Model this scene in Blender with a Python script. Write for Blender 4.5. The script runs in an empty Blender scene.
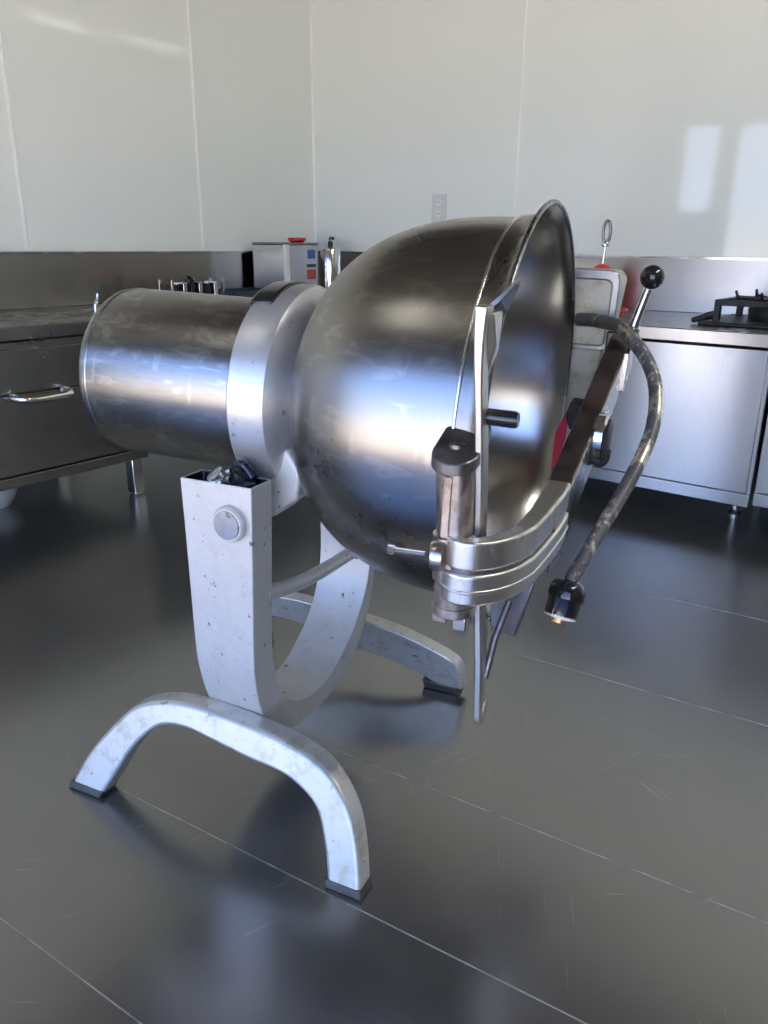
import bpy, bmesh, math, random
from mathutils import Vector, Matrix
random.seed(7)
sc = bpy.context.scene
COL = sc.collection
PI = math.pi

# ------------------------------------------------------------------ frames
TH = 0.65779
CORNER = Vector((-0.35386, 4.14865, 0))
SURVEY = (Matrix.Translation(CORNER) @ Matrix.Rotation(-TH, 4, 'Z')).inverted()   # survey axes -> room axes
ROOM = Matrix.Identity(4)      # x = along right wall, y = -distance from right wall, origin in the corner

# ------------------------------------------------------------------ node helpers
def mat(name):
    m = bpy.data.materials.new(name); m.use_nodes = True
    nt = m.node_tree; nt.nodes.clear()
    out = nt.nodes.new('ShaderNodeOutputMaterial')
    b = nt.nodes.new('ShaderNodeBsdfPrincipled')
    nt.links.new(b.outputs[0], out.inputs[0])
    return m, nt, b

def node(nt, typ, **kw):
    n = nt.nodes.new(typ)
    for k, v in kw.items():
        if k.startswith('_'): setattr(n, k[1:], v)
        else: n.inputs[k].default_value = v
    return n

def ramp(nt, src, stops):
    r = nt.nodes.new('ShaderNodeValToRGB')
    nt.links.new(src, r.inputs[0])
    e = r.color_ramp.elements
    while len(e) < len(stops): e.new(0.5)
    for el, (p, c) in zip(e, stops):
        el.position = p
        el.color = c if len(c) == 4 else (*c, 1)
    return r.outputs[0]

def g(v): return (v, v, v)

def noise(nt, scale, detail=4, rough=.6, stretch=None, coords='Object', dist=0.0, turn=0.0):
    tc = nt.nodes.new('ShaderNodeTexCoord')
    src = tc.outputs[coords]
    if stretch:
        mp = nt.nodes.new('ShaderNodeMapping'); mp.inputs['Scale'].default_value = stretch; mp.vector_type = 'TEXTURE' if turn else 'POINT'
        if turn:
            mp.inputs['Rotation'].default_value = (0, 0, turn); mp.inputs['Scale'].default_value = tuple(1/v for v in stretch)
        nt.links.new(src, mp.inputs[0]); src = mp.outputs[0]
    n = nt.nodes.new('ShaderNodeTexNoise')
    n.inputs['Scale'].default_value = scale; n.inputs['Detail'].default_value = detail
    n.inputs['Roughness'].default_value = rough; n.inputs['Distortion'].default_value = dist
    nt.links.new(src, n.inputs['Vector'])
    return n.outputs['Fac']

def mixc(nt, fac, a, b):
    m = nt.nodes.new('ShaderNodeMix'); m.data_type = 'RGBA'
    if isinstance(fac, (int, float)): m.inputs[0].default_value = fac
    else: nt.links.new(fac, m.inputs[0])
    for i, v in ((6, a), (7, b)):
        if isinstance(v, tuple): m.inputs[i].default_value = (*v[:3], 1)
        else: nt.links.new(v, m.inputs[i])
    return m.outputs[2]

def bump(nt, b, h, strength=.1, dist=.001, prev=None):
    bm_ = nt.nodes.new('ShaderNodeBump'); bm_.inputs['Strength'].default_value = strength
    bm_.inputs['Distance'].default_value = dist
    nt.links.new(h, bm_.inputs['Height'])
    if prev: nt.links.new(prev, bm_.inputs['Normal'])
    nt.links.new(bm_.outputs[0], b.inputs['Normal'])
    return bm_.outputs[0]

def simple(name, col, rough=.5, metal=0.0, vary=.0, scale=20, coat=0.0, emit=0, emitcol=None):
    m, nt, b = mat(name)
    b.inputs['Roughness'].default_value = rough; b.inputs['Metallic'].default_value = metal
    b.inputs['Coat Weight'].default_value = coat
    f = noise(nt, scale)
    lo = tuple(c*(1-vary) for c in col); hi = tuple(min(1, c*(1+vary)) for c in col)
    nt.links.new(ramp(nt, f, [(.3, lo), (.7, hi)]), b.inputs['Base Color'])
    if emit:
        b.inputs['Emission Color'].default_value = (*(emitcol or col), 1); b.inputs['Emission Strength'].default_value = emit
    return m

def brushed(name, col=(.6, .6, .59), rough=.28, aniso=.6, axis='Z', radial=True, stretch=(1, 1, 60), vary=.12, scale=14, scratch=True, rot=.25, smudge=.08):
    m, nt, b = mat(name)
    b.inputs['Metallic'].default_value = 1
    b.inputs['Anisotropic'].default_value = aniso
    if rot: b.inputs['Anisotropic Rotation'].default_value = rot
    t = nt.nodes.new('ShaderNodeTangent'); t.direction_type = 'RADIAL'; t.axis = axis
    nt.links.new(t.outputs[0], b.inputs['Tangent'])
    f = noise(nt, scale, 5, .65)
    f2 = noise(nt, scale*5, 3, .6, stretch)
    cf = nt.nodes.new('ShaderNodeMath'); cf.operation = 'ADD'
    nt.links.new(f, cf.inputs[0]); nt.links.new(f2, cf.inputs[1])
    lo = tuple(c*(1-vary) for c in col); hi = tuple(min(1, c*(1+vary)) for c in col)
    nt.links.new(ramp(nt, cf.outputs[0], [(.6, lo), (1.4, hi)]), b.inputs['Base Color'])
    r = nt.nodes.new('ShaderNodeMapRange')
    r.inputs['From Min'].default_value = .35; r.inputs['From Max'].default_value = .7
    r.inputs['To Min'].default_value = rough-smudge/2; r.inputs['To Max'].default_value = rough+smudge
    nt.links.new(f, r.inputs['Value']); nt.links.new(r.outputs[0], b.inputs['Roughness'])
    if scratch: bump(nt, b, f2, .12, .0004)
    return m

# ------------------------------------------------------------------ materials
M = {}
M['pan'] = brushed('worn_steel_bowl', (.275, .270, .265), .28, .6, 'X', stretch=(60, 1, 1), vary=.10, scale=5, smudge=.05, scratch=False)
# swirl scratches in the bowl steel
def add_swirls(m, sc_=34, amt=.22):
    nt = m.node_tree; b = [n for n in nt.nodes if n.type == 'BSDF_PRINCIPLED'][0]
    base = b.inputs['Base Color'].links[0].from_socket
    for k, st in enumerate(((.5, .12, 1), (.6, 1, .10), (.15, .8, .8))):
        w_ = noise(nt, sc_*(1+.4*k), 2, .5, st, dist=.25)
        mk = ramp(nt, w_, [(.60, g(0)), (.66, g(amt)), (.74, g(0))])
        base = mixc(nt, mk, base, (.60, .59, .57))
    nt.links.new(base, b.inputs['Base Color'])
add_swirls(M['pan'])
M['drum'] = brushed('worn_steel_drum', (.25, .25, .25), .31, .5, 'X', stretch=(1, 14, 14), vary=.14, scale=5, smudge=.06, scratch=False)
add_swirls(M['drum'], 40, .3)
M['pan_in'] = brushed('bowl_inner_steel', (.50, .49, .47), .24, .6, 'X', stretch=(40, 1, 1), vary=.05, scale=3, smudge=.01, scratch=False)
M['rim'] = brushed('rim_steel', (.22, .215, .21), .26, .3, 'X', stretch=(1, 1, 1), vary=.1, scratch=False)
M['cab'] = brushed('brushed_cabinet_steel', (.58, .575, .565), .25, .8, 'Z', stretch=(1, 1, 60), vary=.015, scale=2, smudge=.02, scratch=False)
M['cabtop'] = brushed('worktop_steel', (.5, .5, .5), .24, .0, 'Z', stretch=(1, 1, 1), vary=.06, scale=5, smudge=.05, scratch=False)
M['cab_dark'] = brushed('brushed_drawer_steel', (.23, .23, .22), .24, .75, 'Z', stretch=(1, 1, 60), vary=.06, scale=5, smudge=.04)  # darker copy of the cabinet steel; dark wall's reflection put into the colour
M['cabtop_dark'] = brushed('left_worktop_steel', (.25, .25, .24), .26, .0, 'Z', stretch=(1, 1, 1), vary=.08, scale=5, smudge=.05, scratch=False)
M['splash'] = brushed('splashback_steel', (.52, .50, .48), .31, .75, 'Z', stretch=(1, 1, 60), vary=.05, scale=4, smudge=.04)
M['splash_dark'] = brushed('left_splashback_steel', (.29, .275, .25), .22, .75, 'Z', stretch=(1, 1, 60), vary=.08, scale=4, smudge=.04)  # splashback steel, darkened in colour to paint the dim room's reflection
M['chrome'] = brushed('polished_steel', (.72, .72, .72), .14, .0, 'Z', stretch=(1, 1, 1), vary=.06, scratch=False)
M['satin'] = brushed('satin_steel_arm', (.45, .44, .43), .24, .0, 'Z', stretch=(1, 1, 30), vary=.12, scale=12, scratch=False)

def cast_paint(name, col, stain, dark, rough=.45, metal=.25, amt=.6):
    m, nt, b = mat(name)
    b.inputs['Roughness'].default_value = rough; b.inputs['Metallic'].default_value = metal
    f = noise(nt, 9, 6, .7); f2 = noise(nt, 34, 5, .7); f3 = noise(nt, 70, 3, .6)
    c1 = mixc(nt, ramp(nt, f, [(.4, g(0)), (.75, g(.5))]), col, tuple(c*.8 for c in col))
    c2 = mixc(nt, ramp(nt, f2, [(.50, g(0)), (.66, g(amt))]), c1, stain)
    c3 = mixc(nt, ramp(nt, f3, [(.66, g(0)), (.72, g(.9))]), c2, dark)
    nt.links.new(c3, b.inputs['Base Color'])
    bump(nt, b, f2, .25, .001)
    return m
M['column'] = cast_paint('worn_silver_paint', (.60, .595, .575), (.50, .47, .41), (.12, .09, .06), .42, .25, .45)
M['arch'] = cast_paint('scuffed_cast_metal', (.60, .60, .57), (.42, .38, .30), (.15, .12, .09), .36, .5, .8)
M['ring'] = cast_paint('cast_ring_metal', (.54, .55, .56), (.44, .45, .45), (.25, .25, .25), .36, .7, .5)
M['box'] = cast_paint('grimy_cast_housing', (.50, .51, .45), (.36, .33, .20), (.25, .24, .18), .4, .35, .95)
M['boxframe'] = cast_paint('housing_border_metal', (.40, .42, .43), (.3, .3, .28), (.15, .15, .15), .3, .8, .5)
M['shoe'] = cast_paint('dark_foot_metal', (.10, .095, .085), (.06, .05, .04), (.02, .02, .02), .45, .6)

def rusty(name, metalc, rustc, darkc, lo=.45, hi=.6, rough=.35):
    m, nt, b = mat(name)
    f = noise(nt, 22, 6, .75, (1, 1, .5)); f2 = noise(nt, 60, 4, .7, (1, 1, .3)); f3 = noise(nt, 14, 3, .6)
    k = ramp(nt, f, [(lo, g(0)), (hi, g(1))])
    c = mixc(nt, k, metalc, mixc(nt, ramp(nt, f2, [(.4, g(0)), (.6, g(1))]), rustc, darkc))
    nt.links.new(c, b.inputs['Base Color'])
    mt = ramp(nt, f, [(lo, g(1)), (hi, g(.35))]); nt.links.new(mt, b.inputs['Metallic'])
    rr = ramp(nt, f, [(lo, g(rough)), (hi, g(rough+.2))]); nt.links.new(rr, b.inputs['Roughness'])
    bump(nt, b, f, .3, .001)
    return m
M['hinge'] = rusty('rust_stained_steel', (.50, .44, .39), (.27, .18, .14), (.10, .065, .055), .47, .66, .28)
M['armtop'] = rusty('dark_reflection_arm_steel', (.15, .125, .12), (.10, .07, .06), (.06, .04, .035), .42, .75, .3)  # arm steel with the dark ceiling's reflection painted into its colour
M['lug'] = rusty('tarnished_dark_lug', (.20, .20, .21), (.10, .08, .07), (.05, .045, .05), .4, .7, .3)
M['strap'] = rusty('stained_strap_steel', (.74, .73, .71), (.34, .25, .19), (.17, .11, .085), .57, .74, .32)
M['pipe'] = rusty('worn_conduit_paint', (.66, .65, .58), (.13, .13, .135), (.09, .09, .095), .40, .47, .3)
M['bar'] = rusty('scraper_bar_steel', (.52, .50, .45), (.40, .35, .26), (.28, .23, .16), .5, .72, .36)
M['black'] = simple('glossy_black_plastic', (.012, .012, .014), .18, 0, .2, coat=.3)
M['rubber'] = simple('black_rubber', (.02, .02, .022), .5, 0, .3)
M['grease'] = rusty('greasy_cavity_metal', (.06, .07, .09), (.02, .025, .03), (.01, .01, .012), .4, .65, .25)
M['iron'] = simple('cast_iron_black', (.018, .018, .02), .45, .3, .4, 40)
M['red'] = simple('red_enamel', (.62, .03, .035), .3, 0, .1, coat=.3)
M['redblade'] = simple('red_silicone', (.75, .03, .09), .45, 0, .08)
M['white'] = simple('white_plastic', (.75, .75, .73), .4, 0, .04)
M['plate'] = simple('outlet_plastic', (.66, .67, .68), .35, 0, .03)
M['slot'] = simple('outlet_grey_slot', (.25, .25, .26), .5)
M['brass'] = simple('worn_brass_tip', (.62, .36, .16), .35, .8, .3, 60)
M['screen'] = simple('blue_display', (.012, .045, .17), .2, 0, .2, emit=.03, emitcol=(.05, .2, .7))
M['tray'] = simple('dark_blue_tray', (.035, .045, .07), .35, .2, .2)
M['label_red'] = simple('red_label', (.42, .06, .07), .4, 0, .1)
M['tube'] = simple('ceiling_tube', (.9, .9, .88), .4, 0, 0, emit=50, emitcol=(1, .97, .9))
M['tube_dim'] = simple('dimmed_ceiling_tube', (.9, .9, .88), .4, 0, 0, emit=8, emitcol=(1, .95, .85))  # dimmed to keep its highlight off the bowl
M['frame'] = simple('window_frame_aluminium', (.42, .42, .42), .4, .6, .05)
M['ground'] = simple('sunlit_concrete_ground', (.50, .42, .33), .8, 0, .15, 2)
M['ceil'] = simple('dark_ceiling_board', (.10, .088, .075), .7, 0, .1, 3)
M['sealant'] = simple('panel_joint_strip', (.95, .96, .95), .35)  # real joint strip; extra whiteness paints in how brightly it is lit
M['darkwall'] = simple('dim_storeroom_wall', (.16, .15, .13), .6, 0, .1, 2)
M['seam'] = simple('floor_joint', (.42, .42, .40), .4, .8, .4, 30)
M['void'] = simple('under_cabinet_shade', (.02, .02, .022), .6)  # unused black colour standing in for the shade under the cabinets

# glossy wall panel
m, nt, b = mat('glossy_white_wall_panel')
f = noise(nt, 1.2, 3, .5); nt.links.new(ramp(nt, f, [(.3, (.78, .83, .795)), (.7, (.81, .85, .82))]), b.inputs['Base Color'])
b.inputs['Roughness'].default_value = .045; b.inputs['IOR'].default_value = 1.55
M['wall'] = m
# floor: scratched dark metal-like sheet
m, nt, b = mat('scratched_dark_floor_sheet')
f = noise(nt, 1.7, 4, .6)
c2 = ramp(nt, f, [(.3, (.245, .248, .25)), (.7, (.285, .287, .287))])
for k, (ang, sc_) in enumerate(((.5, 150), (1.15, 190), (2.2, 170), (2.8, 130))):
    fs = noise(nt, sc_, 1, .4, (1, .035, 1), dist=.1, turn=ang)
    pm = noise(nt, 2.5+k, 2, .5, (1, 1, 1.0+k))
    lines = ramp(nt, fs, [(.715, g(0)), (.735, g(.5)), (.755, g(0))])
    patch = ramp(nt, pm, [(.45, g(0)), (.6, g(1))])
    mm = nt.nodes.new('ShaderNodeMath'); mm.operation = 'MULTIPLY'
    nt.links.new(lines, mm.inputs[0]); nt.links.new(patch, mm.inputs[1])
    c2 = mixc(nt, mm.outputs[0], c2, (.55, .55, .54))
nt.links.new(c2, b.inputs['Base Color'])
b.inputs['Metallic'].default_value = .9
nt.links.new(ramp(nt, noise(nt, 2.2, 3, .5), [(.3, g(.20)), (.75, g(.27))]), b.inputs['Roughness'])
M['floor'] = m

# ------------------------------------------------------------------ object helpers
def put(o, parent=None):
    COL.objects.link(o)
    if parent: o.parent = parent
    return o

def tag(o, label=None, cat=None, group=None, kind=None):
    if label: o['label'] = label
    if cat: o['category'] = cat
    if group: o['group'] = group
    if kind: o['kind'] = kind
    return o

def obj(name, bm, m, parent=None, mtx=None, smooth=None, bevel=0, seg=2):
    me = bpy.data.meshes.new(name)
    bmesh.ops.recalc_face_normals(bm, faces=bm.faces)
    bm.to_mesh(me); bm.free()
    o = bpy.data.objects.new(name, me)
    ms = m if isinstance(m, (list, tuple)) else [m]
    for k in ms: me.materials.append(M[k])
    if smooth is not None:
        for p in me.polygons: p.use_smooth = True
        try: me.set_sharp_from_angle(angle=math.radians(smooth))
        except Exception: pass
    put(o, parent)
    if mtx is not None: o.matrix_local = mtx
    if bevel:
        bv = o.modifiers.new('bevel', 'BEVEL'); bv.width = bevel; bv.segments = seg; bv.limit_method = 'ANGLE'; bv.angle_limit = math.radians(35)
        bv.harden_normals = False
        if smooth is None:
            for p in me.polygons: p.use_smooth = True
            try: me.set_sharp_from_angle(angle=math.radians(50))
            except Exception: pass
    return o

def empty(name, mtx, label=None, cat=None, group=None):
    o = bpy.data.objects.new(name, None); o.empty_display_size = .05
    put(o); o.matrix_world = mtx
    return tag(o, label, cat, group)

def box(bm, x0, x1, y0, y1, z0, z1, mi=0):
    vs = [bm.verts.new(p) for p in ((x0,y0,z0),(x1,y0,z0),(x1,y1,z0),(x0,y1,z0),(x0,y0,z1),(x1,y0,z1),(x1,y1,z1),(x0,y1,z1))]
    for f in ((0,3,2,1),(4,5,6,7),(0,1,5,4),(1,2,6,5),(2,3,7,6),(3,0,4,7)):
        bm.faces.new([vs[i] for i in f]).material_index = mi
    return bm

def boxm(*a): return box(bmesh.new(), *a)

def lathe(prof, axis='Z', n=64, center=(0, 0, 0), bm=None, close=False):
    bm = bm or bmesh.new(); rings = []
    cx, cy, cz = center
    for h, r in prof:
        ring = []
        if r < 1e-6: cnt = 1
        else: cnt = n
        for i in range(cnt):
            a = 2*PI*i/n; u, v = r*math.cos(a), r*math.sin(a)
            p = {'Z': (u, v, h), 'X': (h, u, v), 'Y': (v, h, u)}[axis]
            ring.append(bm.verts.new((p[0]+cx, p[1]+cy, p[2]+cz)))
        rings.append(ring)
    pairs = list(zip(rings, rings[1:]))
    if close: pairs.append((rings[-1], rings[0]))
    for A, B in pairs:
        for i in range(n):
            j = (i+1) % n
            if len(A) == 1 and len(B) == 1: continue
            if len(A) == 1: bm.faces.new((A[0], B[i], B[j]))
            elif len(B) == 1: bm.faces.new((A[i], A[j], B[0]))
            else: bm.faces.new((A[i], A[j], B[j], B[i]))
    return bm

def catmull(pts, k=8):
    P = [Vector(p) for p in pts]; out = []
    for i in range(len(P)-1):
        p0 = P[max(i-1, 0)]; p1 = P[i]; p2 = P[i+1]; p3 = P[min(i+2, len(P)-1)]
        for j in range(k):
            t = j/k
            out.append(.5*((2*p1)+(-p0+p2)*t+(2*p0-5*p1+4*p2-p3)*t*t+(-p0+3*p1-3*p2+p3)*t**3))
    out.append(P[-1]); return out

def tube(path, rad, n=20, bm=None, caps=True):
    bm = bm or bmesh.new()
    P = [Vector(p) for p in path]
    R = rad if isinstance(rad, (list, tuple)) else [rad]*len(P)
    up = None; rings = []
    for i, p in enumerate(P):
        t = (P[min(i+1, len(P)-1)]-P[max(i-1, 0)]).normalized()
        if up is None:
            up = Vector((0, 0, 1)) if abs(t.z) < .9 else Vector((1, 0, 0))
        s = t.cross(up).normalized(); up = s.cross(t).normalized()
        rings.append([bm.verts.new(p+(s*math.cos(2*PI*k/n)+up*math.sin(2*PI*k/n))*R[i]) for k in range(n)])
    for A, B in zip(rings, rings[1:]):
        for k in range(n):
            j = (k+1) % n; bm.faces.new((A[k], A[j], B[j], B[k]))
    if caps:
        bm.faces.new(rings[0][::-1]); bm.faces.new(rings[-1])
    return bm

def lathe_dir(p0, p1, prof, n=32):
    """lathe about the segment p0->p1; prof in (distance, radius)"""
    p0 = Vector(p0); d = (Vector(p1)-p0).normalized()
    q = d.to_track_quat('Z', 'Y'); bm = lathe(prof, 'Z', n)
    bmesh.ops.transform(bm, matrix=Matrix.Translation(p0) @ q.to_matrix().to_4x4(), verts=bm.verts)
    return bm

def loft2(A, B, bm=None):
    """closed solid between two outlines with equal counts"""
    bm = bm or bmesh.new()
    a = [bm.verts.new(p) for p in A]; b_ = [bm.verts.new(p) for p in B]
    n = len(a)
    for i in range(n):
        j = (i+1) % n; bm.faces.new((a[i], a[j], b_[j], b_[i]))
    bm.faces.new(a[::-1]); bm.faces.new(b_)
    return bm

def strip_solid(outer0, inner0, outer1, inner1, bm=None):
    """solid band: outer/inner curves at side 0 and side 1, same count"""
    bm = bm or bmesh.new(); n = len(outer0)
    V = [[bm.verts.new(p) for p in c] for c in (outer0, inner0, inner1, outer1)]
    for i in range(n-1):
        for k in range(4):
            l = (k+1) % 4
            bm.faces.new((V[k][i], V[k][i+1], V[l][i+1], V[l][i]))
    bm.faces.new([V[k][0] for k in range(4)]); bm.faces.new([V[k][-1] for k in (3, 2, 1, 0)])
    return bm

def resample(pts, n):
    P = [Vector(p) for p in pts]; L = [0]
    for a_, b_ in zip(P, P[1:]): L.append(L[-1]+(b_-a_).length)
    out = []; k = 0
    for i in range(n):
        t = L[-1]*i/(n-1)
        while k < len(P)-2 and L[k+1] < t: k += 1
        f = (t-L[k])/max(L[k+1]-L[k], 1e-9)
        out.append(P[k].lerp(P[k+1], min(max(f, 0), 1)))
    return out

# ------------------------------------------------------------------ room shell (x along right wall, y = -depth)
RL = 5.6; RD = 4.2; H = 2.6
def room(name, bm, m, **kw):
    o = obj(name, bm, m, mtx=ROOM, **kw); return tag(o, kind='structure')
room('floor', boxm(-.1, RL+.1, -RD-.1, .1, -.1, 0), 'floor')
room('ceiling', boxm(-.1, RL+.1, -RD-.1, .1, H, H+.1), 'ceil')
room('wall_left', boxm(-.1, 0, -RD, 0, 0, H), 'wall')
room('wall_right', boxm(0, RL, 0, .1, 0, H), 'wall')
room('wall_far', boxm(RL, RL+.1, -RD, 0, 0, H), 'darkwall')
# back wall with a small window and a wide glazed opening (open to daylight)
bm = bmesh.new()
WZ = 1.80
box(bm, 0, RL, -RD-.12, -RD, WZ, H)
box(bm, 0, .34, -RD-.12, -RD, 0, WZ); box(bm, .34, .64, -RD-.12, -RD, 0, 1.10)
box(bm, .64, .745, -RD-.12, -RD, 0, WZ); box(bm, 4.7, RL, -RD-.12, -RD, 0, WZ)
room('wall_back', bm, 'darkwall')
bm = bmesh.new()
for x in (.745, 2.05, 3.36, 4.66): box(bm, x, x+.04, -RD-.09, -RD-.04, .0, WZ)
box(bm, .745, 4.7, -RD-.09, -RD-.04, WZ-.04, WZ); box(bm, .745, 4.7, -RD-.09, -RD-.04, 0, .06)
room('window_1', bm, 'frame')
bm = bmesh.new()
for a in ((.34, .355, 1.10, WZ), (.625, .64, 1.10, WZ), (.34, .64, 1.10, 1.12), (.34, .64, WZ-.02, WZ)):
    box(bm, a[0], a[1], -RD-.09, -RD-.04, a[2], a[3])
room('window_2', bm, 'frame')
# pale joint strips between the wall panels and in the corner
n = 0
for x0, x1, y0, y1 in ((0, .003, -1.519, -1.509), (0, .003, -.722, -.712), (0, .003, -2.31, -2.30), (0, .003, -3.1, -3.09)):
    n += 1; room('trim_%d' % n, boxm(x0, x1, y0, y1, .8, H), 'sealant')
for x in (1.113, 1.90+.3, 3.3):
    n += 1
    if x == 1.113: room('trim_%d' % n, boxm(x, x+.006, -.002, 0, .8, H), 'sealant')
n += 1; room('trim_%d' % n, boxm(0, .008, -.008, 0, .8, H), 'sealant')
# floor sheet joints
for p, q in (((1.5, 2.78), (2.9, 2.655)), ((1.85, 2.493), (3.4, 2.315)), ((1.98, 2.207), (3.6, 2.04)), ((2.12, 1.704), (3.6, 1.555)), ((2.2, 1.227), (3.6, 1.09))):
    n += 1; P = Vector((p[0], -p[1], 0)); Q = Vector((q[0], -q[1], 0)); t = (Q-P).normalized(); s = Vector((-t.y, t.x, 0))*.0009
    A = [P-s, Q-s, Q+s, P+s]
    room('trim_%d' % n, loft2(A, [v+Vector((0, 0, .0006)) for v in A]), 'seam')
# outside ground
room('exterior_ground', boxm(-30, 36, -45, -RD-.12, -.16, -.06), 'ground')

# ------------------------------------------------------------------ ceiling lights
lights = [(3.93, .90, 1.49, 'ceiling tube light nearer the stove wall over the right side of the room'),
          (3.93, 1.80, 2.48, 'ceiling tube light in line behind the first, farther from the stove wall'),
          (1.48, 3.06, 3.68, 'ceiling tube light over the left side of the room near the drawers')]
for x, a, b_, lab in lights:
    e = empty('ceiling_light', ROOM @ Matrix.Translation((x, -(a+b_)/2, H)), lab, 'light', 'tube lights on the ceiling')
    h = (b_-a)/2
    obj('housing', boxm(-.07, .07, -h, h, -.035, 0), 'white', e, bevel=.004)
    obj('lamp_tube', tube([(0, -h+.02, -.055), (0, h-.02, -.055)], .022, 16), 'tube' if x > 3 else 'tube_dim', e, smooth=40)

# ------------------------------------------------------------------ cabinets
def rm(x, y, z=0): return ROOM @ Matrix.Translation((x, -y, z))
ZC = .60
# right run: worktop + splashback + units
e = obj('worktop', boxm(-1.315, 1.7, -.313, .311, -.0, .04), 'cabtop', mtx=rm(1.9, .315, .56), bevel=.003)
tag(e, 'long bright stainless worktop under the stove along the right wall', 'worktop')
e = empty('splashback', rm(1.9, .0, .6), 'bright stainless splashback on the right wall behind the stove', 'splashback')
obj('panel', boxm(-1.88, 1.7, -.019, -.004, .0, .195), 'splash', e, bevel=.002)
obj('top_lip', boxm(-1.88, 1.7, -.031, -.019, .188, .195), 'chrome', e)
def unit(x0, x1, z0, lab, inner=True):
    e = empty('steel_cabinet', rm((x0+x1)/2, .32, 0), lab, 'cabinet', 'low steel cabinets along the right wall')
    w = (x1-x0)/2
    obj('body', boxm(-w, w, -.285, .30, z0, .555), 'cab', e, bevel=.002)
    obj('base_rail', boxm(-w, w, -.309, -.285, z0, z0+.04), 'cab', e, bevel=.002)
    d_ = obj('door', boxm(-w+.012, w-.012, -.307, -.287, z0+.042, .554), 'cab', e, bevel=.001)
    for cx in (-w+.006, w-.006): obj('side_stile', boxm(cx-.005, cx+.005, -.300, -.285, z0+.04, .555), 'cab', e)
    for sx in (-1, 1):
        for yy in (-.10, .24):
            lg = obj('leg', lathe([(0, 0), (0, .018), (.012, .02), (.016, .014), (z0, .014), (z0, 0)], 'Z', 20, (sx*(w-.08), yy, 0)), 'chrome', e, smooth=40)
    return e
unit(.64, 1.46, .085, 'low steel cabinet nearest the corner, mostly hidden behind the mixer')
unit(1.47, 2.31, .09, 'wide flat-fronted steel cabinet under the worktop, right of the mixer arm')
unit(2.321, 3.2, .10, 'steel cabinet at the right edge of the photo past the dark gap')

# left run
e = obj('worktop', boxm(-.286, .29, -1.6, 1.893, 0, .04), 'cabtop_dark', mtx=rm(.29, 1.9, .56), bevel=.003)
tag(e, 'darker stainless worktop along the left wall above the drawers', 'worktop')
e = empty('splashback', rm(.0, 1.9, .6), 'dark-reflecting brushed steel splashback along the left wall', 'splashback')
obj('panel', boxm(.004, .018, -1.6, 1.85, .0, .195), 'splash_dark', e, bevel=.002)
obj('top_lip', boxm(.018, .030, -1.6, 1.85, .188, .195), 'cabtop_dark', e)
e = empty('drawer_cabinet', rm(.29, 2.29, 0), 'dark-reflecting steel drawer cabinet with chrome pull at the left edge', 'cabinet')
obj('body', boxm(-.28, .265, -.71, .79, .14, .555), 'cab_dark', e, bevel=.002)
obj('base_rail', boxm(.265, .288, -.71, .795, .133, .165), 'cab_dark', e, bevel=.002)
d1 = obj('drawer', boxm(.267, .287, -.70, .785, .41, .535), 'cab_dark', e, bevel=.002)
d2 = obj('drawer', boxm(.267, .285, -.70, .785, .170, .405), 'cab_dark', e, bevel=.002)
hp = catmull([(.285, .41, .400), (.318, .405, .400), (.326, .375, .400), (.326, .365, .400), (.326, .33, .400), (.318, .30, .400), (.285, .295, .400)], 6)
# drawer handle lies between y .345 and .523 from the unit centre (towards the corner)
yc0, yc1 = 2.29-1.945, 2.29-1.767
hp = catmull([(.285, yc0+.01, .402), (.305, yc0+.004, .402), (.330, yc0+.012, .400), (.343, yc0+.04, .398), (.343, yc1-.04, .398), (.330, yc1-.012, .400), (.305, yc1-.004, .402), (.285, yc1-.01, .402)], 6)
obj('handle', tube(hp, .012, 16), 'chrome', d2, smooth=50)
def sqleg(x, y, z, par):
    bm = boxm(x-.021, x+.021, y-.021, y+.021, .008, z); box(bm, x-.017, x+.017, y-.017, y+.017, 0, .008)
    return obj('leg', bm, 'chrome', par, bevel=.003)
sqleg(.245, .765, .14, e); sqleg(-.24, .765, .14, e)
sqleg(.245, -.68, .14, e); sqleg(-.24, -.68, .14, e)
wb = obj('white_tub', lathe([(0, 0), (0, .042), (.006, .046), (.02, .058), (.045, .070), (.066, .073), (.068, .078), (.072, .078), (.072, .069), (.045, .065), (.02, .053), (.010, .0)], 'Z', 40), 'white', mtx=rm(.29, 1.90, 0), smooth=40)
tag(wb, 'white plastic tub on the floor under the left drawer cabinet', 'tub')
# ------------------------------------------------------------------ things on the counters
# steel warmer box with display
e = empty('steel_dispenser', rm(.17, .375, ZC), 'small upright stainless box with blue display on the corner counter', 'appliance')
obj('body', boxm(-.115, .095, -.105, .105, 0, .225), 'cabtop', e, bevel=.004)
obj('lid', boxm(-.117, .097, -.107, .107, .225, .234), 'cabtop_dark', e, bevel=.002)
obj('corner_highlight', boxm(.080, .0985, -.1085, -.083, .006, .225), 'white', e, bevel=.003)  # white strip stands in for the bright highlight down the box edge
obj('display', boxm(.095, .098, .035, .080, .165, .203), 'screen', e)
bm = boxm(.095, .0975, .03, .085, .128, .142)
obj('button_row', bm, 'black', e)
obj('warning_label', boxm(.095, .0975, .028, .084, .076, .118), 'label_red', e)
rd = obj('red_knob', lathe([(0, 0), (0, .028), (.008, .04), (.02, .042), (.022, .0)], 'Z', 24, (-.0, .0, .0)), 'red', mtx=rm(.19, .33, ZC+.234), smooth=40)
rd.name = 'red_dish'; tag(rd, 'small red dish on top of the stainless box with display', 'dish')
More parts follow.
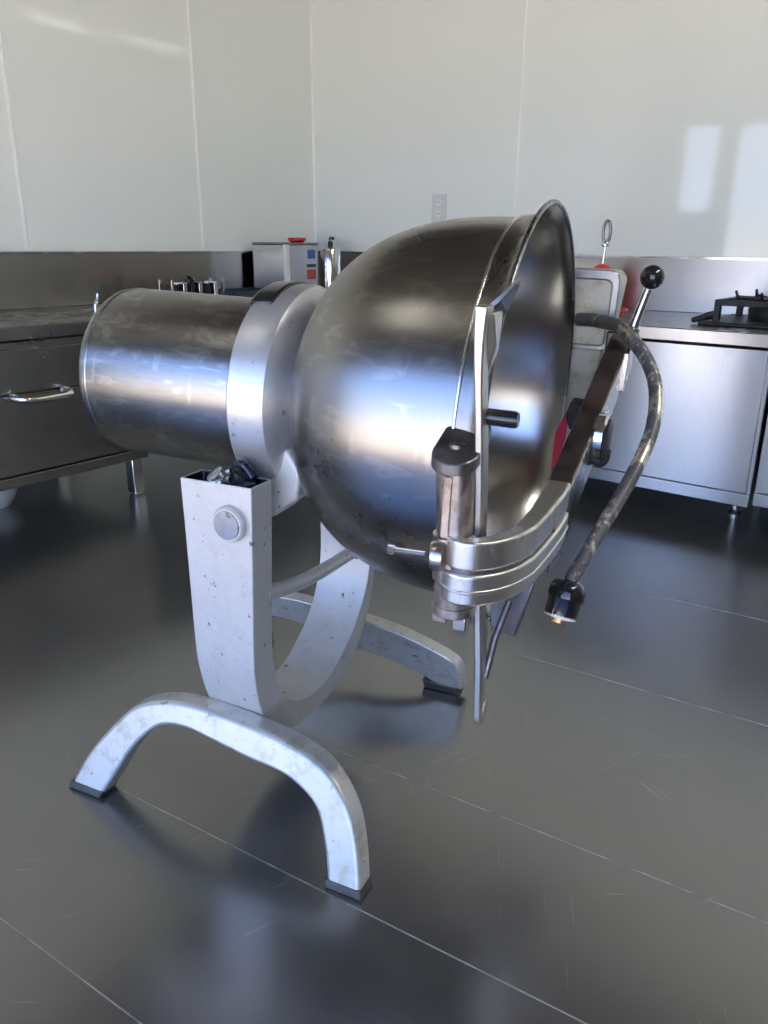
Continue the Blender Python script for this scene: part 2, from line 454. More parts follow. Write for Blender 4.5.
# pump canister
e = empty('steel_canister', rm(.272, .195, ZC), 'slim stainless canister with pump spout beside the box in the corner', 'canister')
obj('body', lathe([(0, 0), (0, .045), (.01, .047), (.20, .047), (.212, .042), (.216, .0)], 'Z', 40), 'chrome', e, smooth=40)
obj('neck', lathe([(.214, .0), (.214, .012), (.24, .011), (.24, 0)], 'Z', 16), 'iron', e, smooth=40)
obj('spout', tube(catmull([(0, 0, .238), (0, 0, .252), (.012, -.006, .256), (.03, -.014, .252)], 5), .007, 12), 'cab_dark', e, smooth=50)
# rack of cutters
e = empty('knife_rack', rm(.25, .99, ZC), 'small chrome rack with black pieces on the left counter', 'rack')
bm = bmesh.new(); box(bm, -.04, .04, -.13, .13, 0, .008)
for yy in (-.125, .125):
    box(bm, -.04, -.034, yy-.004, yy+.004, 0, .095); box(bm, .034, .04, yy-.004, yy+.004, 0, .095)
box(bm, -.04, .04, -.13, .13, .03, .034)
obj('frame', bm, 'chrome', e)
for i in range(6):
    yy = -.095+i*.038
    obj('slot', boxm(-.03, .03, yy-.010, yy+.008, .03, .078+.006*(i % 2)), 'iron' if i % 2 == 0 else 'chrome', e, bevel=.002)
obj('knob', lathe([(.07, 0), (.07, .02), (.095, .022), (.108, .012), (.11, 0)], 'Z', 20, (0, -.015, 0)), 'black', e, smooth=40)
# dark tray
bm = bmesh.new()
box(bm, -.10, .10, -.13, .13, 0, .006)
for a in ((-.10, -.095, -.13, .13), (.095, .10, -.13, .13), (-.1, .1, -.13, -.125), (-.1, .1, .125, .13)): box(bm, a[0], a[1], a[2], a[3], 0, .045)
t_ = obj('tray', bm, 'tray', mtx=rm(.24, .70, ZC), bevel=.002); tag(t_, 'dark blue tray on the left counter beside the stainless box', 'tray')
# small bent chrome rod on left counter
rd = obj('chrome_tap', tube(catmull([(0, 0, 0), (0, .002, .025), (0, .010, .045), (0, .014, .062)], 5), [.007]*8+[.005]*8, 12), 'chrome', mtx=rm(.33, 1.478, ZC), smooth=50)
tag(rd, 'tiny bent chrome rod standing on the left counter behind the motor drum', 'tap')
rd = obj('steel_spatula', loft2([(-.035, -.012, 0), (.05, -.008, 0), (.06, 0, 0), (.05, .008, 0), (-.035, .012, 0)], [(-.035, -.012, .004), (.05, -.008, .004), (.06, 0, .004), (.05, .008, .004), (-.035, .012, .004)]), 'chrome', mtx=rm(.22, 1.44, ZC) @ Matrix.Rotation(1.3, 4, 'Z')); tag(rd, 'flat steel spatula lying on the left counter near the drum', 'utensil')

# red canister with loop
e = empty('red_canister', rm(1.585, .16, ZC), 'red canister with tall chrome stem and loop handle behind the mixer, by the splashback', 'canister')
obj('base_ring', lathe([(0, 0), (0, .105), (.004, .108), (.012, .102), (.02, .06), (.02, 0)], 'Z', 32), 'red', e, smooth=40)
obj('body', lathe([(.018, 0), (.018, .041), (.125, .041), (.142, .038), (.160, .027), (.168, .010), (.170, 0)], 'Z', 36), 'red', e, smooth=50)
obj('stem', tube([(0, 0, .165), (.004, 0, .235)], .0055, 12), 'chrome', e, smooth=50)
obj('collar', lathe([(.228, 0), (.228, .014), (.236, .016), (.246, .011), (.246, 0)], 'Z', 16, (.004, 0, 0)), 'chrome', e, smooth=40)
lp = [(.004+.014*math.cos(a), .0, .279+.038*math.sin(a)) for a in [2*PI*i/28 for i in range(29)]]
obj('loop_handle', tube(lp, .0058, 10, caps=False), 'cab_dark', e, smooth=60)

# stove: cast-iron burner
e = empty('gas_burner', rm(2.41, .30, ZC), 'black cast-iron gas burner grate on the right worktop', 'stove')
bm = bmesh.new()
box(bm, -.36, .34, -.19, .19, .0, .012)
obj('drip_plate', bm, 'iron', e, bevel=.004)
bm = bmesh.new(); 
for yy in (-.13, .13): box(bm, -.33, .33, yy-.009, yy+.009, .058, .076)
for xx in (-.32, 0, .31): box(bm, xx-.009, xx+.009, -.135, .135, .058, .076)
for xx in (-.32, 0, .31):
    for yy in (-.13, .13): box(bm, xx-.009, xx+.009, yy-.012, yy+.012, .010, .06)
obj('grate', bm, 'iron', e, bevel=.002)
for cx in (-.17, .16):
    obj('burner_ring', lathe([(.01, 0), (.01, .085), (.045, .09), (.065, .08), (.070, .04), (.050, .03), (.030, 0)], 'Z', 32, (cx, 0, 0)), 'iron', e, smooth=40)
    for k in range(6):
        a = k*PI/3+.3
        p0 = Vector((cx+.045*math.cos(a), .045*math.sin(a), .074)); p1 = Vector((cx+.125*math.cos(a), .125*math.sin(a), .080)); p2 = p1+Vector((.008*math.cos(a), .008*math.sin(a), .020))
        obj('prong', tube([p0, p1, p2], [.006, .007, .004], 8), 'iron', e, smooth=50)
obj('spout', tube(catmull([(-.33, -.13, .03), (-.355, -.15, .022), (-.385, -.165, .010)], 4), [.012]*4+[.009]*4+[.006], 10), 'iron', e, smooth=50)

# wall outlet
e = empty('wall_outlet', rm(.741, .004, .98), 'pale double wall outlet on the right wall above the bowl', 'outlet')
obj('plate', boxm(-.037, .037, -.003, .004, -.058, .058), 'plate', e, bevel=.002)
for zz in (-.024, .024):
    s_ = obj('socket', lathe([(-.0052, 0), (-.0052, .015), (-.003, .0165), (-.003, 0)], 'Y', 24, (0, 0, zz)), 'white', e, smooth=40)
    bm = bmesh.new()
    for xx in (-.006, .006): box(bm, xx-.0014, xx+.0014, -.0058, -.0050, zz-.003, zz+.006)
    obj('slots', bm, 'slot', s_)

# ------------------------------------------------------------------ THE MIXER
PSI = -0.4467
Ost = Vector((-.13824, 1.19360, 0))
ROOT = SURVEY @ Matrix.Translation(Ost) @ Matrix.Rotation(PSI, 4, 'Z')         # x = along the pan axis, y = away from camera
mixer = empty('tilting_bowl_mixer', ROOT, 'large steel tilting bowl mixer with motor drum on a silver yoke stand', 'mixer')
T = Vector((-0.14626302, 1.17685561, 0.62406843))
dv = Vector((0.92820071, -0.3700505, -0.03880812)).normalized()
e1 = Vector((0, 0, 1)).cross(dv).normalized(); e2 = dv.cross(e1)
PANW = Matrix(((dv.x, e1.x, e2.x, T.x), (dv.y, e1.y, e2.y, T.y), (dv.z, e1.z, e2.z, T.z), (0, 0, 0, 1)))
PAN = ROOT.inverted() @ SURVEY @ PANW
def sp(name, bm, m, **kw):            # stand part (x along, y away, z up)
    p = kw.pop('parent', mixer); return obj(name, bm, m, p, **kw)
def pp(name, bm, m, **kw):            # pan-frame part
    return obj(name, bm, m, mixer, mtx=PAN, **kw)

# --- arches (front and rear)
outer = [(-.268, .0), (-.248, .045), (-.222, .085), (-.172, .142), (-.135, .162), (-.09, .173), (-.033, .176), (.048, .172), (.105, .166), (.155, .155), (.19, .137), (.224, .102), (.245, .055), (.259, .0)]
inner = [(-.205, .0), (-.185, .035), (-.158, .085), (-.125, .122), (-.098, .137), (-.06, .141), (-.03, .138), (.05, .128), (.095, .125), (.13, .118), (.171, .095), (.193, .052), (.203, .02), (.208, .0)]
K = .36; Wd = .285
outer_r = [(-.302, .0), (-.296, .05), (-.278, .10), (-.230, .145), (-.16, .158), (-.10, .158), (-.03, .150), (.04, .140), (.08, .133), (.12, .122), (.16, .106), (.190, .090), (.204, .070), (.206, .018)]
inner_r = [(-.254, .0), (-.252, .04), (-.244, .075), (-.225, .095), (-.16, .098), (-.10, .088), (-.03, .064), (.02, .060), (.05, .054), (.08, .047), (.11, .038), (.13, .030), (.145, .022), (.160, .018)]
def arch(sign):
    oo, ii = (outer, inner) if sign < 0 else (outer_r, inner_r)
    O_ = resample(catmull([(a, 0, z) for a, z in oo], 6), 60); I_ = resample(catmull([(a, 0, z) for a, z in ii], 6), 60)
    def place(c, off):
        return [Vector((p.x, sign*(Wd-K*p.z-off), p.z)) for p in c]
    return strip_solid(place(O_, 0), place(I_, 0), place(O_, .035), place(I_, .035))
for sign in (-1, 1):
    a_ = sp('foot_arch', arch(sign), 'arch', bevel=.006, seg=3)
    for xa, xb in (((-.270, -.203), (.205, .261)) if sign < 0 else ((-.304, -.252), (.125, .196))):
        z1 = .013 if sign < 0 else .019
        lo = [(xa, sign*(Wd+.001), 0), (xb, sign*(Wd+.001), 0), (xb, sign*(Wd-.037), 0), (xa, sign*(Wd-.037), 0)]
        sh = .004 if xa < 0 else -.004
        hi = [(x+sh, y-sign*.004, z1) for x, y, z in lo]
        obj('foot_shoe', loft2(lo, hi), 'shoe', a_, bevel=.003)

# --- yoke
outU = [(-.206, .527), (-.2065, .45), (-.208, .36), (-.209, .29), (-.207, .24), (-.192, .178), (-.163, .135), (-.125, .108), (-.075, .094), (-.026, .091), (.03, .097), (.083, .118), (.122, .147), (.152, .187), (.170, .235), (.178, .29), (.180, .36), (.180, .45), (.180, .527)]
inU = [(-.157, .527), (-.158, .45), (-.160, .36), (-.161, .29), (-.158, .245), (-.146, .2), (-.129, .172), (-.10, .147), (-.065, .132), (-.025, .127), (.02, .133), (.06, .154), (.098, .182), (.125, .214), (.146, .253), (.157, .30), (.160, .36), (.158, .45), (.150, .527)]
O_ = resample(catmull([(0, y, z) for y, z in outU], 6), 90); I_ = resample(catmull([(0, y, z) for y, z in inU], 6), 90)
def half(p):      # half width along the pan axis, wider at the head
    return .047+.0116*max(0, min(1, (p.z-.12)/.40))
bm = strip_solid([Vector((half(p)*1.0, p.y, p.z)) for p in O_], [Vector((half(p), p.y, p.z)) for p in I_],
                 [Vector((-half(p), p.y, p.z)) for p in O_], [Vector((-half(p), p.y, p.z)) for p in I_])
bm.normal_update()
caps = [f for f in bm.faces if all(abs(v.co.z-.527) < 1e-4 for v in f.verts)]
r = bmesh.ops.inset_individual(bm, faces=caps, thickness=.0055)
for f in caps:
    ex = bmesh.ops.extrude_discrete_faces(bm, faces=[f])
    nf = ex['faces'][0]
    for v in nf.verts: v.co.z -= .045
    nf.material_index = 1
    for e_ in nf.edges:
        for f_ in e_.link_faces: f_.material_index = 1
sp('yoke', bm, ('column', 'grease'), bevel=.004, seg=3)
# nuts and bolt in the open head
sp('head_bolt', lathe_dir((.004, -.178, .510), (-.012, -.200, .545), [(0, 0), (0, .012), (.018, .012), (.020, .018), (.024, .018), (.026, .013), (.034, .013), (.036, .0)], 20), 'chrome', smooth=40)
sp('head_nut', lathe_dir((.035, -.180, .500), (.035, -.182, .53), [(0, 0), (0, .013), (.026, .013), (.028, .008), (.028, 0)], 6), 'grease', bevel=.001)
sp('head_gear', lathe_dir((.018, -.172, .52), (.03, -.172, .55), [(0, 0), (0, .015), (.018, .016), (.022, .009), (.022, 0)], 12), 'grease', smooth=30)
sp('head_link', tube(catmull([(.0, -.168, .50), (.006, -.166, .537), (.022, -.168, .546), (.040, -.172, .53)], 5), .007, 10), 'grease', smooth=50)
# round trunnion cap on the column face
cap = sp('trunnion_cap', lathe([(-.206, 0), (-.206, .0255), (-.214, .0255), (-.217, .023), (-.217, 0)], 'Y', 40, (.024, 0, .474)), 'column', smooth=35)
obj('cap_disc', lathe([(-.216, 0), (-.216, .0205), (-.219, .0200), (-.2195, .0), ], 'Y', 40, (.024, 0, .474)), 'boxframe', cap, smooth=35)
# brace rod between the yoke arms
sp('brace_rod', tube(catmull([(.044, -.168, .358), (.040, -.10, .340), (.036, -.02, .326), (.032, .06, .318), (.028, .152, .312)], 8), .0115, 18), 'column', smooth=60)
sp('brace_socket', lathe([(.146, 0), (.146, .018), (.162, .018), (.162, 0)], 'Y', 20, (.028, 0, .312)), 'grease', smooth=40)

# --- motor drum
rdm = .1289
prof = [(-.289, 0), (-.289, rdm-.022)] + [(-.289+.02*(1-math.cos(t))*.8, rdm-.022+.022*math.sin(t)) for t in [PI/2*i/6 for i in range(1, 7)]] + [(-.02, rdm), (-.02, 0)]
pp('motor_drum', lathe(prof, 'X', 96), 'drum', smooth=40)
pp('drum_seam', lathe([(-.271, rdm-.001), (-.269, rdm+.0008), (-.267, rdm+.0008), (-.265, rdm-.001)], 'X', 96, close=True), 'drum', smooth=60)
# --- cast ring behind the bowl
prof = [(-.012, .0), (-.012, .150), (-.009, .153), (.036, .154), (.044, .151), (.050, .143), (.056, .128), (.061, .113), (.068, .104), (.090, .102), (.090, 0)]
pp('trunnion_ring', lathe(prof, 'X', 96), 'ring', smooth=32)
# dark recessed cap on top of the ring
A = []; B = []
for i in range(13):
    a = math.radians(62+i*5.2)
    A.append((-.018, -.158*math.cos(a), .158*math.sin(a)))
def arcpts(x, rr, a0_, a1_, n_): return [Vector((x, -rr*math.cos(math.radians(a0_+(a1_-a0_)*i/(n_-1))), rr*math.sin(math.radians(a0_+(a1_-a0_)*i/(n_-1))))) for i in range(n_)]
bm = strip_solid(arcpts(-.016, .1555, 58, 108, 16), arcpts(-.016, .14, 58, 108, 16), arcpts(.020, .158, 58, 108, 16), arcpts(.020, .14, 58, 108, 16))
pp('ring_top_cover', bm, 'black', bevel=.004, smooth=50)
# lug joining ring to the trunnion, near and far side
for sgn, nm in ((-1, 'trunnion_lug'), (1, 'trunnion_lug')):
    y0, y1 = (-.112, -.055) if sgn < 0 else (.085, .150)
    P_ = [(.012, -.06), (.012, -.140), (.020, -.160), (.034, -.164), (.046, -.156), (.058, -.142), (.076, -.131), (.080, -.09), (.060, -.06)]
    bm = loft2([(x, y0, z) for x, z in P_], [(x, y1, z) for x, z in P_])
    pp(nm, bm, 'column', bevel=.005, seg=3)

# --- bowl
s0, ss, rs = .05555, .33561, .2542
pE, eE = 2.5048, 2.7473
outp = []
for i in range(46):
    u = (i/45)**2.4
    outp.append((s0+(ss-s0)*u, rs*(max(0, 1-(1-u)**pE))**(1/eE)))
outp[0] = (s0, 0)
bm = lathe(outp, 'X', 128)
pp('bowl', bm, 'pan', smooth=60)
bowl = [o for o in COL.objects if o.name == 'bowl'][0]
inp = catmull([(.062, 0, 0), (.066, .05, 0), (.074, .09, 0), (.092, .135, 0), (.12, .173, 0), (.16, .202, 0), (.20, .2185, 0), (.24, .2295, 0), (.28, .2385, 0), (.32, .2475, 0), (.345, .2545, 0), (.36, .2615, 0), (.3715, .2705, 0)], 4)
inp = [(p.x, max(0, p.y)) for p in inp]
obj('bowl_lining', lathe(inp, 'X', 128), 'pan_in', bowl, smooth=60)
obj('bowl_collar', lathe([(ss+.002, rs+.0020), (.350, .2580), (.360, .2620), (.367, .2672), (.3700, .2720), (.3705, .2700)], 'X', 128), 'rim', bowl, smooth=50)
obj('collar_seam', lathe([(ss+.0022*math.cos(t), rs+.0016+.0022*math.sin(t)) for t in [2*PI*i/10 for i in range(10)]], 'X', 128, close=True), 'chrome', bowl, smooth=60)
bd = lathe([(.3705+.0032*math.cos(t), .2725+.0032*math.sin(t)) for t in [2*PI*i/12 for i in range(12)]], 'X', 128, close=True)
obj('rim_bead', bd, 'rim', bowl, smooth=60)
# drain boss and scraper shaft hub at the bowl's bottom
obj('shaft_hub', lathe([(.058, 0), (.058, .045), (.085, .04), (.10, .022), (.14, .018), (.142, 0)], 'X', 32), 'satin', bowl, smooth=40)

# --- hinge block on the near side of the rim
HX, HY = .352, -.288
def lugplate(z0, z1, sc_=1):
    o_ = []
    for i in range(13):
        a = PI+PI*i/12
        o_.append((HX+.0235*math.cos(a), HY+.0225*math.sin(a)))
    o_ = o_ + [(HX+.0235, -.245), (HX-.004, -.240)]
    return loft2([(x, y, z0) for x, y in o_], [(x, y, z1) for x, y in o_])
lo_ = []; hi_ = []
for i in range(15):
    a = PI+PI*i/14; lo_.append((HX+.0245*math.cos(a), HY-.006+.0245*math.sin(a)))
lo_ += [(HX+.0245, -.262), (HX+.020, -.235), (HX-.012, -.232), (HX-.0245, -.255)]
pp('hinge_lug', loft2([(x, y, .004+(y+.315)*.28) for x, y in lo_], [(x, y, .017+(y+.315)*.33) for x, y in lo_]), 'lug', bevel=.0015)
def shear(bm):
    for v in bm.verts: v.co.x += max(0, -v.co.z)*.055
    return bm
pp('hinge_lug', shear(lugplate(-.158, -.147)), 'hinge', bevel=.0015)
pp('hinge_barrel', shear(lathe([(-.150, 0), (-.150, .0205), (-.128, .0215), (-.126, .0195), (-.118, .0205), (-.118, .023), (-.068, .023), (-.066, .0195), (-.002, .0205), (.006, .0205), (.006, 0)], 'Z', 36, (HX, HY, 0))), 'hinge', smooth=30)
pp('hinge_pin', lathe([(.022, 0), (.022, .0085), (.0285, .008), (.0295, .006), (.0295, 0)], 'Z', 20, (HX-.002, HY+.004, 0)), 'lug', smooth=30)
bm = boxm(HX-.006, HX+.003, HY-.0225, HY-.015, -.066, .0)
pp('barrel_rib', bm, 'hinge', bevel=.001)
nb = shear(boxm(HX-.020, HX-.003, HY-.014, HY+.010, -.168, -.155)); pp('hinge_foot', nb, 'hinge', bevel=.002)
nb = shear(boxm(HX+.003, HX+.019, HY-.014, HY+.010, -.173, -.155))
pp('hinge_foot', nb, 'hinge', bevel=.002)
# boss with the clamp bolt
pp('clamp_boss', lathe_dir((HX-.003, HY-.020, -.087), (HX-.04, HY-.030, -.087), [(0, 0), (0, .0165), (.008, .0160), (.012, .0135), (.012, 0)], 24), 'hinge', smooth=35)
bt = pp('clamp_bolt', lathe_dir((HX-.020, HY-.024, -.087), (HX-.06, HY-.029, -.087), [(0, 0), (0, .0032), (.033, .0032), (.033, .0052), (.040, .0052), (.040, 0)], 6), 'chrome', smooth=30)
# web between boss and strap
bm = loft2([(HX-.015, HY-.014, -.062), (HX+.022, HY-.020, -.066), (HX+.022, HY-.020, -.130), (HX-.012, HY-.014, -.112)], [(HX-.015, HY+.010, -.062), (HX+.022, HY+.012, -.066), (HX+.022, HY+.012, -.130), (HX-.012, HY+.010, -.112)])
pp('strap_web', bm, 'hinge', bevel=.006, seg=3)

# --- curved strap and long arm (outline in plan, swept in height)
po = [(.347, -.297), (.353, -.309), (.365, -.3175), (.379, -.3185), (.393, -.311), (.408, -.295), (.421, -.272), (.432, -.238), (.441, -.200), (.448, -.165), (.4505, -.140)]
pi_ = [(.354, -.289), (.359, -.297), (.367, -.3015), (.376, -.302), (.385, -.295), (.395, -.281), (.405, -.260), (.412, -.230), (.418, -.195), (.421, -.163), (.423, -.140)]
po = resample(catmull([(x, y, 0) for x, y in po], 6), 48); pi2 = resample(catmull([(x, y, 0) for x, y in pi_], 6), 48)
def lift(y, lo, hi):
    """strap is level round the hinge then climbs with the arm"""
    t = max(0, (y+.235)/.125); return t*t*.012
def strap(z0, z1, off=0.0):
    def mk(c, z, o_):
        out = []
        for k_, p in enumerate(c):
            q = c[min(k_+1, len(c)-1)]-c[max(k_-1, 0)]; nrm = Vector((q.y, -q.x, 0)).normalized()
            p2 = p+nrm*o_
            out.append(Vector((p2.x, p2.y, z+(lift(p.y, z0, z1)+max(0, (p.y+.24))*.20)*(1))))
        return out
    return strip_solid(mk(po, z1, off), mk(pi2, z1, 0), mk(po, z0, off), mk(pi2, z0, 0))
pp('strap_upper_band', strap(-.095, -.063), 'strap', bevel=.003, seg=3)
pp('strap_groove', strap(-.101, -.093, -.004), 'lug')
pp('strap_lower_band', strap(-.134, -.099, .002), 'strap', bevel=.003, seg=3)
pp('strap_bead', strap(-.120, -.116, .0032), 'strap', bevel=.001)
# long arm
def armsec(y, sL, sR, zt, zb): return [Vector((sL, y, zt)), Vector((sR, y, zt)), Vector((sR, y, zb)), Vector((sL, y, zb))]
secs = [armsec(-.185, .416, .444, -.054, -.138), armsec(-.15, .417, .447, -.062+.004, -.135), armsec(-.11, .420, .450, -.040, -.118), armsec(-.05, .424, .454, -.012, -.078),
        armsec(.05, .428, .459, .026, -.036), armsec(.15, .431, .463, .064, .006), armsec(.225, .434, .465, .092, .046), armsec(.262, .436, .465, .100, .060)]
bm = bmesh.new(); R_ = [[bm.verts.new(p) for p in s] for s in secs]
for A_, B_ in zip(R_, R_[1:]):
    for k in range(4):
        j = (k+1) % 4; bm.faces.new((A_[k], A_[j], B_[j], B_[k]))
bm.faces.new(R_[0]); bm.faces.new(R_[-1][::-1])
bmesh.ops.recalc_face_normals(bm, faces=bm.faces)
for f_ in bm.faces:
    if f_.normal.x > .7: f_.material_index = 1  # outer face takes a lighter steel, painting in its brighter side
pp('mixer_arm', bm, ('armtop', 'satin'), bevel=.003, seg=2)
# gusset under the arm
bm = loft2([(.378, -.20, -.145), (.432, -.20, -.145), (.414, -.20, -.221), (.384, -.20, -.213)], [(.380, -.188, -.145), (.432, -.188, -.145), (.416, -.188, -.221), (.386, -.188, -.213)])
pp('arm_gusset', bm, 'lug', bevel=.002)

# --- scraper bar hanging through the strap
cl = [(.3665, -.285, .168), (.3675, -.285, .12), (.3735, -.280, .04), (.3775, -.274, -.03), (.3800, -.268, -.10), (.386, -.268, -.16), (.392, -.268, -.22), (.396, -.268, -.28), (.397, -.268, -.300)]
cl = catmull(cl, 5)
bm = bmesh.new(); R_ = []
for i, p in enumerate(cl):
    t = i/(len(cl)-1); hw = .0042+(.0025*max(0, 1-t*6)); hd = .0125 if t < .93 else .0125-(t-.93)/.07*.007
    R_.append([bm.verts.new(p+Vector(v)) for v in ((-hw, -hd, 0), (hw, -hd, 0), (hw, hd, 0), (-hw, hd, 0))])
for A_, B_ in zip(R_, R_[1:]):
    for k in range(4):
        j = (k+1) % 4; bm.faces.new((A_[k], A_[j], B_[j], B_[k]))
bm.faces.new(R_[0][::-1]); bm.faces.new(R_[-1])
bar = pp('scraper_bar', bm, 'bar', bevel=.0018)
bm = strip_solid([Vector((.362, -.268, .163)), Vector((.374, -.262, .175)), Vector((.386, -.254, .190))], [Vector((.364, -.268, .159)), Vector((.376, -.262, .171)), Vector((.387, -.254, .187))],
                 [Vector((.362, -.228, .163)), Vector((.374, -.228, .175)), Vector((.386, -.228, .190))], [Vector((.364, -.228, .145)), Vector((.376, -.228, .158)), Vector((.386, -.228, .185))])
obj('scraper_tip', bm, 'lug', bar)
bm = loft2([(.3635, -.292, .160), (.377, -.288, .162), (.379, -.275, .130), (.3695, -.275, .09)], [(.3635, -.262, .165), (.380, -.262, .162), (.379, -.262, .125), (.3695, -.262, .09)])
obj('scraper_bracket', bm, 'bar', bar, bevel=.002)
obj('peg_handle', lathe([(.374, 0), (.374, .0085), (.404, .0088), (.4075, .0075), (.4085, 0)], 'X', 24, (0, -.272, .058)), 'black', bar, smooth=40)
# bent return wire at the lower end
obj('wire_brace', tube([(.398, -.262, -.245), (.402, -.25, -.20), (.41, -.23, -.160)], .0042, 10), 'lug', bar, smooth=50)
obj('tip_rust_pad', lathe([(.399, 0), (.399, .010), (.402, .009), (.402, 0)], 'X', 16, (0, -.262, -.285)), 'hinge', bar, smooth=40)

# --- gearbox housing at the far end
def rbox(x0, x1, z0, z1, r_, n_=6):
    o_ = []
    for cx, cz, a0_ in ((x1-r_, z1-r_, 0), (x0+r_, z1-r_, PI/2), (x0+r_, z0+r_, PI), (x1-r_, z0+r_, 3*PI/2)):
        for i in range(n_): a = a0_+PI/2*i/(n_-1); o_.append((cx+r_*math.cos(a), cz+r_*math.sin(a)))
    return o_
o_ = rbox(.255, .428, -.045, .185, .018)
def tz(x, z):   # housing narrows toward its lower end
    k_ = max(0, (.10-z)/.145); return (x-.02*k_*(1 if x > .35 else -1) , z)
o2 = [tz(*p) for p in o_]
bm = loft2([(x, .302, z) for x, z in o2], [(x, .44, z) for x, z in o2])
gb = pp('gearbox', bm, 'box', bevel=.005, seg=3, smooth=40)
fo = rbox(.255, .431, .062, .188, .018); fi = rbox(.270, .419, .070, .172, .010)
bm = bmesh.new()
V = [[bm.verts.new((x, y, z)) for x, z in c_] for c_, y in ((fo, .293), (fi, .293), (fi, .305), (fo, .305))]
nn_ = len(fo)
for k in range(4):
    for i in range(nn_):
        j = (i+1) % nn_; l = (k+1) % 4
        bm.faces.new((V[k][i], V[k][j], V[l][j], V[l][i]))
obj('gearbox_border', bm, 'boxframe', gb, bevel=.002, smooth=40)
pp('arm_mount', boxm(.425, .462, .255, .31, .055, .098), 'armtop', bevel=.003)
pp('arm_end_plate', loft2([(.462, .18, .02), (.462, .268, .045), (.462, .268, .102), (.462, .18, .076)], [(.469, .18, .02), (.469, .268, .045), (.469, .268, .102), (.469, .18, .076)]), 'satin', bevel=.001)

# --- locking lever with black ball
lv = pp('lever', lathe_dir((.4575, .262, .088), (.4775, .27, .175), [(0, 0), (0, .013), (.018, .0125), (.020, .0085), (.078, .0075), (.078, 0)], 20), 'satin', smooth=40)
lb = lathe([(-.0182*math.cos(t), .0182*math.sin(t)) for t in [PI*i/20 for i in range(21)]], 'Z', 32)
bmesh.ops.translate(lb, verts=lb.verts, vec=(.479, .27, .182))
obj('ball_knob', lb, 'black', lv, smooth=80)
obj('lever_socket', lathe_dir((.4555, .262, .080), (.4600, .262, .100), [(0, 0), (0, .015), (.016, .016), (.022, .012), (.022, 0)], 16), 'rubber', lv, smooth=40)

# --- curved conduit with plug
cp = [(.374, .300, .108), (.408, .262, .112), (.448, .222, .108), (.478, .192, .087), (.502, .17, .060), (.517, .14, .027), (.521, .09, -.013), (.512, .04, -.052), (.497, -.01, -.090), (.483, -.05, -.121), (.471, -.08, -.151), (.461, -.10, -.173), (.459, -.105, -.181)]
cp = catmull(cp, 7)
cd = pp('conduit', tube(cp, [.0108-.0022*i/(len(cp)-1) for i in range(len(cp))], 22), 'pipe', smooth=60)
pl = obj('plug', lathe_dir((.4605, -.102, -.175), (.4535, -.12, -.229), [(0, 0), (0, .011), (.002, .016), (.006, .0205), (.012, .0232), (.022, .0238), (.0245, .0232), (.026, .0218), (.048, .0205), (.048, 0)], 48), 'black', cd, smooth=45)
obj('plug_collar', lathe_dir((.4563, -.1136, -.2085), (.4535, -.12, -.229), [(.009, 0), (.009, .0205), (.013, .0205), (.014, .012), (.014, 0)], 28), 'white', pl, smooth=40)
obj('plug_tip', lathe_dir((.4563, -.1136, -.2085), (.4535, -.12, -.229), [(.013, 0), (.013, .010), (.020, .010), (.024, .006), (.024, 0)], 16), 'brass', pl, smooth=40)

# --- round adjuster on the outer face of the arm
ad = pp('adjuster_wheel', lathe([(.454, 0), (.454, .026), (.457, .030), (.467, .030), (.470, .027), (.470, 0)], 'X', 36, (0, .0, -.010)), 'chrome', smooth=35)
obj('rubber_pad', lathe([(.469, 0), (.469, .028), (.473, .029), (.475, .025), (.475, 0)], 'X', 32, (0, -.004, -.014)), 'rubber', ad, smooth=40)
obj('wheel_stop', tube(catmull([(.458, .0, -.040), (.464, -.002, -.044), (.470, -.003, -.040), (.472, -.004, -.026)], 4), .0075, 14), 'rubber', ad, smooth=50)
# --- clamp and red blade on the inner side of the arm
pp('blade_clamp', loft2([(.405, .095, .012), (.425, .095, .010), (.425, .095, -.020), (.409, .095, -.030), (.400, .095, -.012)], [(.405, .125, .014), (.425, .125, .012), (.425, .125, -.018), (.409, .125, -.028), (.400, .125, -.010)]), 'rubber', bevel=.002)
bm = loft2([(.400, .112, -.002), (.386, .112, -.040), (.386, .112, -.098), (.394, .112, -.085), (.402, .112, -.045), (.404, .112, -.008)], [(.400, .118, -.002), (.386, .118, -.040), (.386, .118, -.098), (.394, .118, -.085), (.402, .118, -.045), (.404, .118, -.008)])
pp('red_blade', bm, 'redblade', bevel=.001)

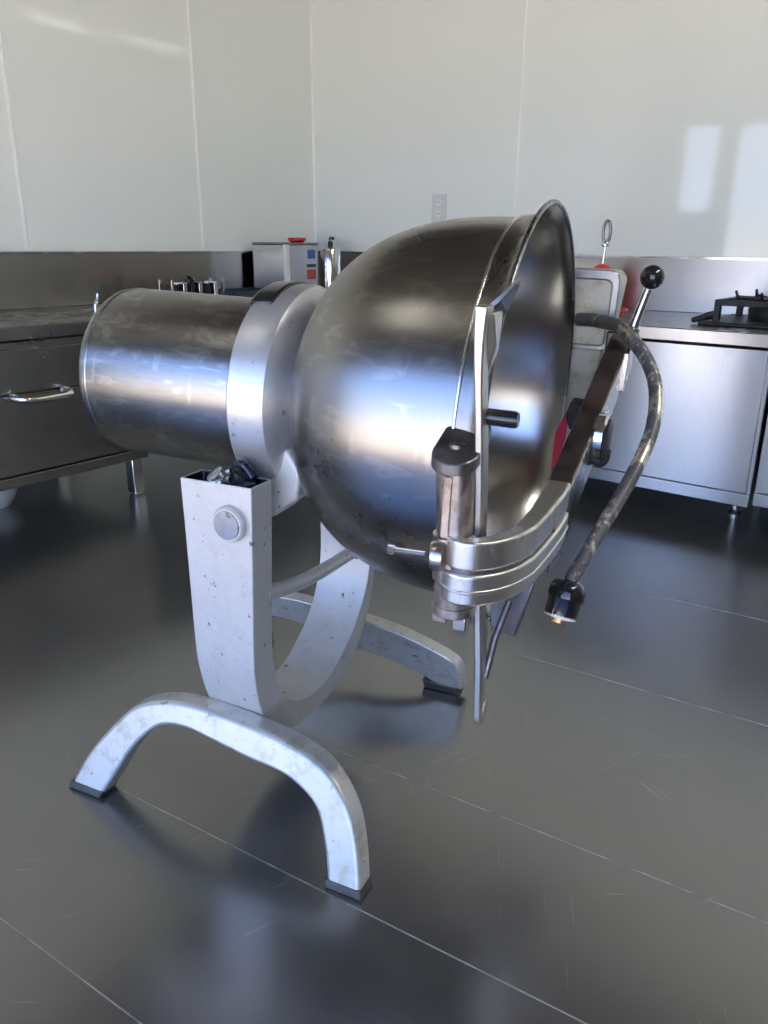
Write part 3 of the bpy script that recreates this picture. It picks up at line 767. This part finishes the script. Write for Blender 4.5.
# ------------------------------------------------------------------ light
w = bpy.data.worlds.new('sky'); sc.world = w; w.use_nodes = True
nt = w.node_tree; nt.nodes.clear()
out = nt.nodes.new('ShaderNodeOutputWorld'); bg = nt.nodes.new('ShaderNodeBackground')
tc = nt.nodes.new('ShaderNodeTexCoord'); sx = nt.nodes.new('ShaderNodeSeparateXYZ')
nt.links.new(tc.outputs['Generated'], sx.inputs[0])
col = ramp(nt, sx.outputs['Z'], [(0.0, (.68, .67, .66)), (.05, (.42, .52, .74)), (.35, (.16, .28, .60)), (1.0, (.05, .13, .42))])
nt.links.new(col, bg.inputs[0]); bg.inputs[1].default_value = 2.6
nt.links.new(bg.outputs[0], out.inputs[0])
# sun runs along the building so that it lights the yard but does not enter the room
sun = bpy.data.lights.new('sun', 'SUN'); sun.energy = 13; sun.angle = .01; sun.color = (1, .95, .87)
so = bpy.data.objects.new('sun', sun); put(so)
Rv = Vector((1, 0, 0)); Lv = Vector((0, -1, 0))
sd = (Rv*.8 + Lv*.22 + Vector((0, 0, 1.0))).normalized()     # towards the sun, high and along the building
so.rotation_euler = sd.to_track_quat('Z', 'Y').to_euler()
# ------------------------------------------------------------------ camera
F, PITCH, ROLL = 785.89, .32909, .00833
cam = bpy.data.cameras.new('camera'); co = bpy.data.objects.new('camera', cam); put(co)
cam.sensor_fit = 'HORIZONTAL'; cam.sensor_width = 36; cam.lens = F*36/768
cam.clip_start = .02
fw = Vector((0, math.cos(PITCH), -math.sin(PITCH))); up = Vector((0, math.sin(PITCH), math.cos(PITCH))); xr = Vector((1, 0, 0))
X = xr*math.cos(ROLL)+up*math.sin(ROLL); U = -xr*math.sin(ROLL)+up*math.cos(ROLL)
co.matrix_world = SURVEY @ Matrix(((X.x, U.x, -fw.x, 0), (X.y, U.y, -fw.y, 0), (X.z, U.z, -fw.z, .83224), (0, 0, 0, 1)))
sc.camera = co

sc.view_settings.view_transform = 'Standard'; sc.view_settings.look = 'None'
sc.view_settings.gamma = 1; sc.view_settings.use_curve_mapping = False
sc.view_settings.exposure = 1.55
sc.cycles.max_bounces = 12; sc.cycles.diffuse_bounces = 6; sc.cycles.glossy_bounces = 6
sc.cycles.sample_clamp_indirect = 8
sc.cycles.use_denoising = True
sc.cycles.caustics_reflective = True
